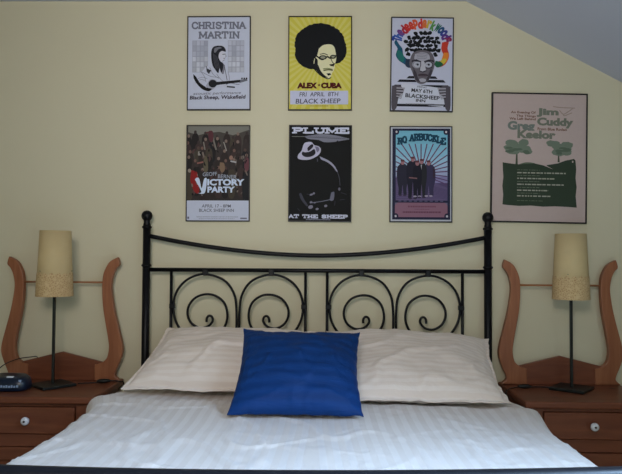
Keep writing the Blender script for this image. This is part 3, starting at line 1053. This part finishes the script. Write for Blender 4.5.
# --- 3: rainbow lettering round a face
A = Art(42, 22, 540, 830, .286, .434)
W3 = (196, 198, 218)
A.rect(42, 22, 582, 852, W3, 0)
cols = [(46, 70, 150), (52, 90, 170), (110, 66, 130), (176, 44, 60), (196, 50, 46), (204, 66, 50), (214, 90, 56), (206, 60, 54), (214, 110, 60), (200, 170, 70), (90, 150, 80), (50, 110, 90), (40, 80, 120), (54, 64, 140), (92, 52, 130), (140, 44, 84), (180, 46, 46)]
msg = 'Thedeepdarkwoods'
for i, c in enumerate(msg):
    a = radians(-166 + 152 * i / (len(msg) - 1))
    x, y = 312 + 226 * cos(a), 262 + 186 * sin(a)
    hh = 46 if c in 'Tdpk' else 38
    A.text(c, x - 21, y - hh, x + 21, y + hh, cols[i], 4, 0.06, a + pi / 2)
# curls
R = random.Random(11)
for b_ in range(-3, 5):
    for a_ in range(-4, 5):
        x = 315 + a_ * 39 + (b_ % 2) * 19 + R.uniform(-7, 7)
        y = 272 + b_ * 36 + R.uniform(-6, 6)
        if ((x - 315) / 150) ** 2 + ((y - 275) / 130) ** 2 > 1 or (y > 322 and abs(x - 315) < 92):
            continue
        A.ell(x, y, R.uniform(20, 26), R.uniform(15, 20), (18, 21, 25), 3, R.uniform(-.9, .9), 10, .28, a_ * 9 + b_)
# coloured locks running down from the lettering at both sides
A.blob([(84, 215), (112, 262), (140, 300), (152, 360), (190, 395), (222, 400), (238, 440), (205, 462), (150, 432), (108, 402), (84, 356), (98, 300), (70, 250)], (30, 84, 112), 3)
A.blob([(90, 320), (120, 318), (146, 352), (160, 396), (140, 420), (104, 390)], (36, 110, 104), 4)
A.blob([(176, 390), (216, 396), (240, 440), (206, 470), (168, 448)], (46, 56, 76), 4)
A.blob([(484, 240), (540, 232), (532, 290), (546, 350), (534, 402), (500, 446), (450, 462), (424, 440), (452, 410), (482, 396), (496, 350), (478, 300)], (198, 62, 44), 3)
A.blob([(500, 330), (540, 336), (534, 396), (500, 430), (474, 420), (486, 380)], (222, 130, 46), 4)
A.blob([(492, 384), (522, 386), (510, 424), (476, 446), (456, 424)], (200, 180, 66), 5)
A.blob([(430, 404), (476, 414), (496, 440), (450, 464), (422, 440)], (38, 96, 66), 6)
A.blob([(232, 336), (270, 318), (315, 312), (362, 318), (402, 344), (424, 420), (404, 510), (366, 584), (312, 612), (262, 586), (230, 510), (204, 440), (212, 380)], (104, 98, 106), 4)
A.blob([(252, 345), (310, 330), (366, 345), (380, 392), (340, 404), (282, 404), (246, 390)], (168, 166, 178), 5)
for k in range(4):
    A.line([(262 + 4 * k, 346 + 13 * k), (312, 340 + 14 * k), (362 - 4 * k, 348 + 13 * k)], 3, (104, 98, 106), 6, True)
for x in (268, 366):
    A.ell(x, 440, 40, 34, (150, 148, 160), 6); A.ell(x, 434, 30, 13, (58, 52, 60), 7); A.ell(x, 436, 18, 6, (150, 148, 158), 8); A.ell(x + 2, 436, 6, 6, (40, 36, 42), 9)
A.line([(226, 412), (262, 398), (302, 414)], 10, (44, 40, 48), 7); A.line([(334, 412), (372, 398), (414, 412)], 10, (44, 40, 48), 7)
A.poly([(306, 410), (330, 410), (346, 488), (318, 500), (290, 490)], (182, 180, 190), 6)
A.line([(302, 414), (296, 470), (292, 488)], 6, (66, 60, 68), 7)
A.line([(292, 494), (320, 506), (348, 492)], 7, (50, 46, 54), 7)
A.ell(320, 532, 42, 14, (92, 78, 86), 6); A.line([(280, 532), (320, 528), (362, 531)], 5, (38, 32, 38), 7)
A.blob([(240, 490), (262, 505), (280, 560), (300, 590), (268, 584), (240, 530)], (66, 60, 68), 6)
A.blob([(400, 480), (380, 505), (362, 556), (346, 588), (372, 572), (398, 520)], (66, 60, 68), 6)
A.ell(318, 576, 28, 14, (170, 168, 180), 6)
# neck, striped shirt
for y, x0, x1 in ((552, 180, 450), (584, 100, 520), (630, 60, 560), (668, 60, 560), (715, 330, 560), (800, 60, 560)):
    A.poly([(x0 + 20, y - 10), (x1 - 20, y - 10), (x1, y + 12), (x0, y + 12)], (28, 28, 36), 2)
A.blob([(238, 330), (300, 318), (370, 322), (400, 350), (420, 420), (398, 520), (360, 590), (310, 612), (262, 590), (232, 510), (205, 440), (215, 370)], (128, 122, 130), 4)
A.blob([(255, 345), (310, 335), (362, 345), (370, 390), (340, 410), (280, 408), (250, 390)], (176, 174, 186), 5)
for x in (272, 368):
    A.ell(x, 442, 42, 34, (72, 66, 74), 6); A.ell(x, 440, 32, 25, (180, 180, 192), 7); A.ell(x + 4, 440, 9, 10, (60, 56, 64), 8)
A.line([(226, 405), (300, 412)], 9, (44, 40, 48), 7); A.line([(335, 410), (412, 402)], 9, (44, 40, 48), 7)
A.poly([(308, 410), (332, 410), (348, 492), (296, 494)], (188, 186, 196), 6)
A.line([(296, 496), (322, 506), (350, 494)], 8, (50, 46, 54), 7)
A.ell(322, 534, 44, 13, (82, 66, 74), 6); A.line([(280, 534), (366, 533)], 4, (40, 34, 40), 7)
A.ell(318, 578, 32, 16, (178, 176, 188), 6)
for k in range(9): A.line([(228 + 3 * k, 460 + 12 * k), (248 + 3 * k, 470 + 12 * k)], 5, (56, 52, 60), 6); A.line([(408 - 4 * k, 460 + 12 * k), (386 - 4 * k, 470 + 12 * k)], 5, (56, 52, 60), 6)
# the card and the hands
A.poly([(140, 602), (560, 656), (500, 812), (100, 778)], (206, 208, 222), 6)
for sx_, x in ((1, 55), (-1, 562)):
    A.blob([(x, 630), (x + sx_ * 60, 624), (x + sx_ * 100, 660), (x + sx_ * 92, 700), (x + sx_ * 60, 730), (x + sx_ * 40, 830), (x, 830)], (84, 78, 86), 7)
    for k in range(4):
        A.line([(x + sx_ * 40, 650 + 24 * k), (x + sx_ * (112 - 8 * k), 652 + 26 * k)], 13, (158, 154, 164), 8, False)
        A.line([(x + sx_ * 40, 663 + 24 * k), (x + sx_ * (108 - 8 * k), 665 + 26 * k)], 4, (40, 36, 42), 9)
A.rect(95, 790, 510, 800, (30, 30, 36), 7)
A.text('FRIDAY', 275, 630, 358, 648, (90, 88, 98), 9, 0.01, .08)
A.text('MAY 6TH', 224, 656, 405, 690, (36, 34, 42), 9, 0.03, .08)
A.text('BLACKSHEEP', 172, 706, 470, 742, (40, 38, 46), 9, 0.03, .08)
A.text('INN', 264, 746, 346, 772, (40, 38, 46), 9, 0.03, .06)
A.scrib(178, 425, 790, 8, 1, (120, 118, 128), 9, 9)
poster((0.4796, 0, 2.0672), .288, .4358 + .002, (26, 25, 28), .0045, A, 'framed white poster of a curly-haired face under an arch of rainbow lettering', radians(0.75))

# --- 4: crowd, dark
A = Art(20, 5, 545, 842, .290, .440)
A.rect(20, 5, 565, 672, (52, 46, 44), 0)
A.rect(30, 10, 560, 130, (124, 122, 114), 1)
A.poly([(20, 60), (120, 90), (200, 70), (300, 60), (420, 90), (565, 40), (565, 300), (20, 300)], (74, 68, 64), 2)
R = random.Random(4)
dark = [(38, 34, 34), (50, 42, 40), (58, 50, 48), (34, 34, 38), (64, 50, 48), (70, 62, 52)]
for row, (y, hh) in enumerate(((95, 150), (150, 170), (225, 200), (300, 220), (390, 240))):
    for i in range(9):
        x = 45 + i * 62 + R.uniform(-20, 20)
        c = R.choice(dark)
        yy = y + R.uniform(-25, 25)
        A.blob([(x - 10, yy), (x + 10, yy), (x + 30, yy + 40), (x + 26, yy + hh), (x - 26, yy + hh), (x - 30, yy + 40)], c, 3 + row)
        A.ell(x, yy - 8, 12, 15, R.choice([(112, 86, 78), (84, 66, 62), (62, 52, 50), (128, 108, 98)]), 3 + row)
for x0, y0, x1, y1, wd, c in ((185, 70, 235, 55, 12, (92, 48, 50)), (240, 90, 275, 220, 14, (120, 114, 106)), (340, 150, 365, 230, 9, (150, 144, 136)), (165, 150, 178, 220, 10, (128, 122, 114)),
                              (400, 320, 450, 330, 12, (176, 174, 176)), (130, 235, 128, 270, 22, (150, 144, 136)), (110, 340, 165, 328, 14, (140, 92, 84))):
    A.line([(x0, y0), (x1, y1)], wd, c, 9)
A.blob([(215, 50), (245, 60), (250, 130), (225, 150), (205, 100)], (88, 48, 54), 9)
A.blob([(60, 400), (110, 420), (125, 500), (130, 600), (90, 590), (55, 500)], (138, 34, 34), 9)
A.blob([(310, 330), (345, 340), (350, 400), (325, 420), (305, 380)], (128, 104, 84), 9)
A.blob([(180, 270), (200, 300), (205, 400), (175, 420), (165, 330)], (96, 88, 70), 9)
A.blob([(530, 280), (556, 300), (556, 400), (520, 380)], (104, 62, 70), 9)
A.ell(405, 290, 16, 20, (150, 116, 102), 9); A.ell(45, 405, 15, 17, (150, 138, 126), 9)
R = random.Random(8)
for k in range(60):
    x, y = R.uniform(40, 545), R.uniform(140, 640)
    g = R.choice([(96, 84, 78), (120, 108, 100), (28, 25, 26), (24, 22, 24), (84, 60, 58)])
    A.ell(x, y, R.uniform(4, 9), R.uniform(8, 30), g, 9.2, R.uniform(-.5, .5), 9, .3, k)
A.text('GEOFF', 160, 418, 285, 452, (152, 158, 172), 11, 0.02, -.06)
A.text('BERNER', 292, 440, 455, 474, (152, 158, 172), 11, 0.02, .05)
W4 = (206, 218, 240)
A.blob([(92, 482), (112, 466), (132, 480), (152, 560), (172, 480), (196, 478), (180, 600), (120, 602), (150, 590)], W4, 11)
A.text('ICTORY', 200, 478, 522, 536, W4, 11, 0.05)
A.text('PARTY', 202, 544, 440, 598, W4, 11, 0.05)
A.rect(20, 668, 565, 847, PAPER, 10)
A.text('APRIL 17 - 8PM', 155, 702, 405, 730, (84, 82, 94), 11, 0.006)
A.text('BLACK SHEEP INN', 132, 740, 432, 768, (84, 82, 94), 11, 0.006)
A.scrib(110, 470, 812, 6, 1, (140, 142, 158), 11, 5)
A.scrib(130, 440, 828, 5, 1, (150, 152, 168), 11, 6)
A.rect(30, 810, 46, 830, (110, 108, 124), 11); A.rect(488, 818, 545, 830, (110, 108, 124), 11)
poster((-0.4556, 0, 1.561), .294, .4443, (14, 12, 14), .0045, A, 'framed dark poster crowded with figures above a pale strip of text', radians(-0.15))

# --- 5: man in a hat, black
A = Art(40, 28, 550, 856, .286, .444)
A.rect(40, 28, 590, 884, (15, 16, 17), 0)
A.slab('PLUME', 72, 46, 570, 104, 17, (204, 206, 226), 3, gap=.10, serif=2.6)
A.blob([(170, 128), (230, 118), (330, 106), (440, 116), (530, 136), (572, 150), (500, 164), (430, 176), (350, 178), (300, 160), (210, 150)], (128, 128, 142), 2)
A.line([(62, 130), (170, 130)], 4, (130, 130, 124), 3); A.line([(170, 132), (560, 150)], 4, (70, 70, 82), 3)
for k in range(18):
    A.line([(215 + 18 * k, 134 + .8 * k), (235 + 18 * k, 118 + k)], 3, (92, 92, 106), 3)
A.poly([(285, 160), (298, 158), (304, 180), (292, 178)], (24, 24, 27), 4); A.poly([(455, 172), (470, 160), (476, 176)], (24, 24, 27), 4)
HT, HD = (188, 184, 206), (120, 114, 140)
A.blob([(120, 290), (150, 255), (165, 205), (185, 182), (235, 178), (262, 205), (300, 215), (320, 240), (310, 280), (272, 312), (210, 336), (140, 334), (116, 318)], HT, 3)
A.blob([(160, 262), (180, 270), (225, 262), (262, 240), (272, 280), (238, 306), (190, 312), (160, 298), (152, 280)], (32, 30, 36), 5)
A.blob([(200, 232), (225, 205), (248, 198), (252, 218), (230, 244), (206, 258)], (40, 36, 46), 6)
A.blob([(268, 215), (300, 226), (306, 250), (288, 268), (276, 240)], HD, 5)
A.line([(190, 195), (230, 188)], 6, (206, 204, 222), 6)
A.blob([(310, 305), (345, 320), (395, 345), (440, 385), (470, 440), (462, 440), (420, 388), (370, 352), (325, 332)], (160, 158, 178), 4)
A.line([(468, 440), (486, 500), (492, 560)], 4, (86, 86, 100), 4, True)
A.line([(290, 325), (292, 352)], 8, (80, 78, 92), 4)
A.ell(486, 594, 10, 14, (110, 106, 120), 4)
A.blob([(132, 640), (150, 634), (178, 690), (210, 738), (196, 745), (150, 690)], (66, 66, 78), 4)
A.blob([(415, 625), (442, 622), (436, 690), (404, 692)], (110, 110, 126), 4)
A.line([(230, 720), (330, 705), (420, 685)], 6, (120, 120, 136), 4)
for x, y, a, b in ((240, 645, 16, 8), (262, 634, 10, 9), (235, 755, 22, 16), (292, 772, 14, 10), (368, 744, 14, 11), (238, 712, 12, 8), (272, 716, 10, 6)):
    A.ell(x, y, a, b, (128, 124, 140), 5, -.3)
for pts in ([(500, 625), (550, 640)], [(490, 690), (535, 684)], [(120, 770), (140, 790)], [(450, 700), (446, 740)], [(200, 640), (240, 650)]):
    A.line(pts, 4, (58, 58, 70), 4)
A.slab('AT THE SHEEP', 42, 820, 562, 856, 10, (204, 206, 226), 6, gap=.12, serif=2.2)
A.scrib(195, 410, 866, 7, 1, (150, 150, 168), 6, 8)
poster((0.0138, 0, 1.5618), .290, .4452, (10, 10, 12), .0045, A, 'framed black poster of a crouched man in a pale hat', radians(0.25))

# --- 6: band in front of sun rays
A = Art(20, 12, 548, 852, .284, .440)
A.rect(20, 12, 568, 864, (190, 192, 202), 0)
A.rect(42, 32, 552, 842, (40, 40, 64), 1)
for k in range(8):
    y0, y1 = 52 + k * 58, 52 + (k + 1) * 58
    c = [(120, 182, 204), (124, 184, 206), (132, 188, 210), (142, 192, 214), (156, 196, 218), (164, 190, 214), (160, 170, 200), (134, 128, 168)][k]
    A.rect(72, y0, 528, y1, c, 2)
A.rect(72, 516, 528, 672, (86, 72, 108), 2)
A.poly([(72, 470), (160, 452), (250, 456), (330, 470), (430, 520), (528, 560), (528, 672), (72, 672)], (98, 84, 120), 3)
for k in range(9):
    A.line([(80, 520 + 17 * k), (300 + 20 * k, 520 + 16 * k), (526, 580 + 10 * k)], 3, (70, 56, 94), 4)
for k in range(17):
    a = pi + pi * (k + .4) / 16.8
    r0 = 60
    t_ = 330
    if abs(cos(a)) > .05:
        t_ = min(t_, (222 if cos(a) < 0 else 232) / abs(cos(a)))
    if sin(a) < -.05:
        t_ = min(t_, 262 / (.95 * -sin(a)))
    A.line([(295 + r0 * cos(a), 430 + r0 * sin(a)), (295 + t_ * cos(a), 430 + t_ * .95 * sin(a))], 10, (104, 66, 100), 5)
for a in (.12, .28, .44):
    A.line([(340, 430 + 60 * a), (526, 430 + 230 * a)], 9, (92, 64, 104), 5)
A.slab('NQ ARBUCKLE', 92, 74, 512, 142, 16, (26, 66, 88), 8, arch=44, gap=.14, serif=1.7)
for x, y in ((78, 62), (516, 62), (72, 812), (524, 812)):
    A.ell(x, y, 24, 26, (40, 40, 64), 6); A.ell(x, y, 9, 10, (200, 190, 196), 7)
for i, (x, y0, y1, wd, c) in enumerate(((132, 345, 622, 50, (44, 42, 58)), (222, 318, 650, 56, (36, 34, 48)), (300, 338, 640, 46, (40, 40, 46)), (262, 352, 632, 40, (30, 28, 40)), (362, 350, 628, 60, (58, 52, 80)))):
    A.blob([(x - wd * .3, y0), (x + wd * .3, y0), (x + wd * .9, y0 + 34), (x + wd, y0 + 130), (x + wd * .7, y1 - 60), (x + wd * .7, y1), (x + wd * .2, y1), (x, y0 + 190), (x - wd * .2, y1), (x - wd * .7, y1), (x - wd * .7, y1 - 60), (x - wd, y0 + 130), (x - wd * .9, y0 + 34)], c, 8 + (i % 2))
    A.ell(x, y0 - 10, 17, 22, (158, 112, 118), 10); A.ell(x, y0 - 26, 18, 10, (96, 58, 64), 11)
    A.ell(x - 20, y1 + 4, 16, 7, (160, 150, 168) if i > 2 else (60, 50, 70), 10); A.ell(x + 20, y1 + 4, 16, 7, (160, 150, 168) if i > 2 else (60, 50, 70), 10)
A.poly([(292, 355), (302, 355), (298, 400)], (170, 170, 176), 11)
A.line([(190, 470), (260, 476)], 9, (140, 100, 104), 11); A.rect(400, 380, 416, 470, (60, 44, 60), 11)
A.rect(72, 672, 528, 690, (40, 40, 64), 6)
for k in range(9): A.rect(96 + 46 * k, 674, 122 + 46 * k, 682, (92, 86, 116), 7)
A.rect(66, 692, 528, 820, (140, 100, 118), 5)
A.poly([(66, 692), (90, 692), (66, 716)], (110, 104, 130), 6); A.poly([(528, 692), (504, 692), (528, 716)], (110, 104, 130), 6)
A.scrib(180, 425, 726, 14, 1, (116, 72, 92), 7, 2)
A.scrib(240, 370, 750, 6, 1, (118, 78, 98), 7, 3)
A.scrib(135, 470, 776, 14, 1, (104, 62, 82), 7, 4)
poster((0.4754, 0, 1.5602), .286, .4412, (22, 22, 26), .0045, A, 'framed blue and purple poster of a band standing before sun rays', radians(0.05))

# --- the big tour poster on the right
A = Art(30, 20, 316, 432, .430, .588)
PB = (192, 172, 166)
A.rect(30, 20, 346, 452, PB, 0)
GT = (116, 120, 106)
GB = (116, 124, 116)
# zoom (500,98) window: x = 482+zx/3.27 -> drawing units of the 3.27 crop
def z1(x, y): return ((500 + x / 6.911 - 482) * 3.27, (98 + y / 6.911 - 85) * 3.27)
def z2(x, y): return ((495 + x / 6.547 - 482) * 3.27, (150 + y / 6.547 - 85) * 3.27)
def tx(s, x0, y0, x1, y1, c, bold):
    a, b = z1(x0, y0), z1(x1, y1)
    A.text(s, a[0], a[1], b[0], b[1], c, 3, bold, 0.012)
tx('Jim', 252, 55, 408, 118, GT, .055)
tx('Cuddy', 256, 122, 512, 196, GT, .055)
tx('Greg', 48, 150, 240, 232, GB, .055)
tx('Keelor', 118, 214, 388, 274, GT, .055)
for s_, x0, y0, x1, y1 in (('An Evening Of', 70, 78, 246, 100), ('The Things', 108, 104, 246, 124), ('We Left Behind', 60, 124, 246, 142), ('From Blue Rodeo', 260, 194, 468, 214)):
    tx(s_, x0, y0, x1, y1, (116, 82, 66), .03)
for pts in ([(415, 70), (440, 95), (470, 80), (505, 55)], [(440, 95), (450, 105), (500, 85)], [(370, 42), (430, 48), (520, 50)]):
    A.line([z1(*p) for p in pts], 3.0, (158, 140, 130), 2, True)
TG, TD = (114, 126, 110), (90, 104, 88)
for cx_, wx, sd in ((120, 50, 1), (255, 45, 2)):
    R = random.Random(sd)
    for k in range(12):
        A.ell(cx_ + R.uniform(-1, 1) * wx * .62, 203 + R.uniform(-1, 1) * 17, R.uniform(14, 22), R.uniform(9, 13), TG, 3, 0, 14, .12, k)
    for k in range(7):
        A.ell(cx_ + R.uniform(-1, 1) * wx * .7, 208 + R.uniform(-.6, 1) * 16, R.uniform(8, 14), R.uniform(3, 5), TD, 4, 0, 12, .15, k)
A.poly([(111, 225), (116, 225), (117, 262), (109, 262)], (72, 78, 62), 3)
A.poly([(251, 225), (255, 225), (257, 250), (250, 250)], (72, 78, 62), 3)
DG = (54, 66, 52)
hill = [z2(*p) for p in ((48, 82), (90, 88), (150, 94), (210, 90), (262, 86), (320, 98), (372, 118), (388, 124), (350, 104), (340, 96), (420, 82), (470, 62), (500, 56), (524, 50), (534, 60), (540, 120), (536, 180), (544, 240), (538, 300), (546, 378),
                          (480, 374), (400, 372), (320, 376), (240, 370), (160, 374), (90, 370), (50, 366), (54, 300), (48, 240), (54, 180), (50, 130))]
A.poly(hill, DG, 4)
A.blob([z2(*p) for p in ((160, 92), (200, 80), (240, 80), (268, 88), (220, 92))], (92, 104, 84), 3)
A.ell(*z2(516, 70), 2.5, 3.5, PB, 5)
WT = (164, 162, 148)
for i, (y, x1) in enumerate(((150, 470), (188, 396), (228, 460), (268, 354), (306, 372))):
    a, b = z2(146, y), z2(x1, y)
    A.scrib(a[0], b[0], a[1], 4.2, 1, WT, 6, 20 + i)
    a, b = z2(146, y - 19), z2(296, y - 19)
    A.scrib(a[0], b[0], a[1], 1.6, 1, (120, 128, 110), 6, 40 + i)
a, b = z2(146, 338), z2(318, 338)
A.scrib(a[0], b[0], a[1], 1.6, 1, (110, 120, 100), 6, 50)
poster((1.0138, 0, 1.6375), .436, .596, (14, 12, 11), .006, A, 'largest framed poster, pinkish with two green trees over a dark green hill', radians(0.9))
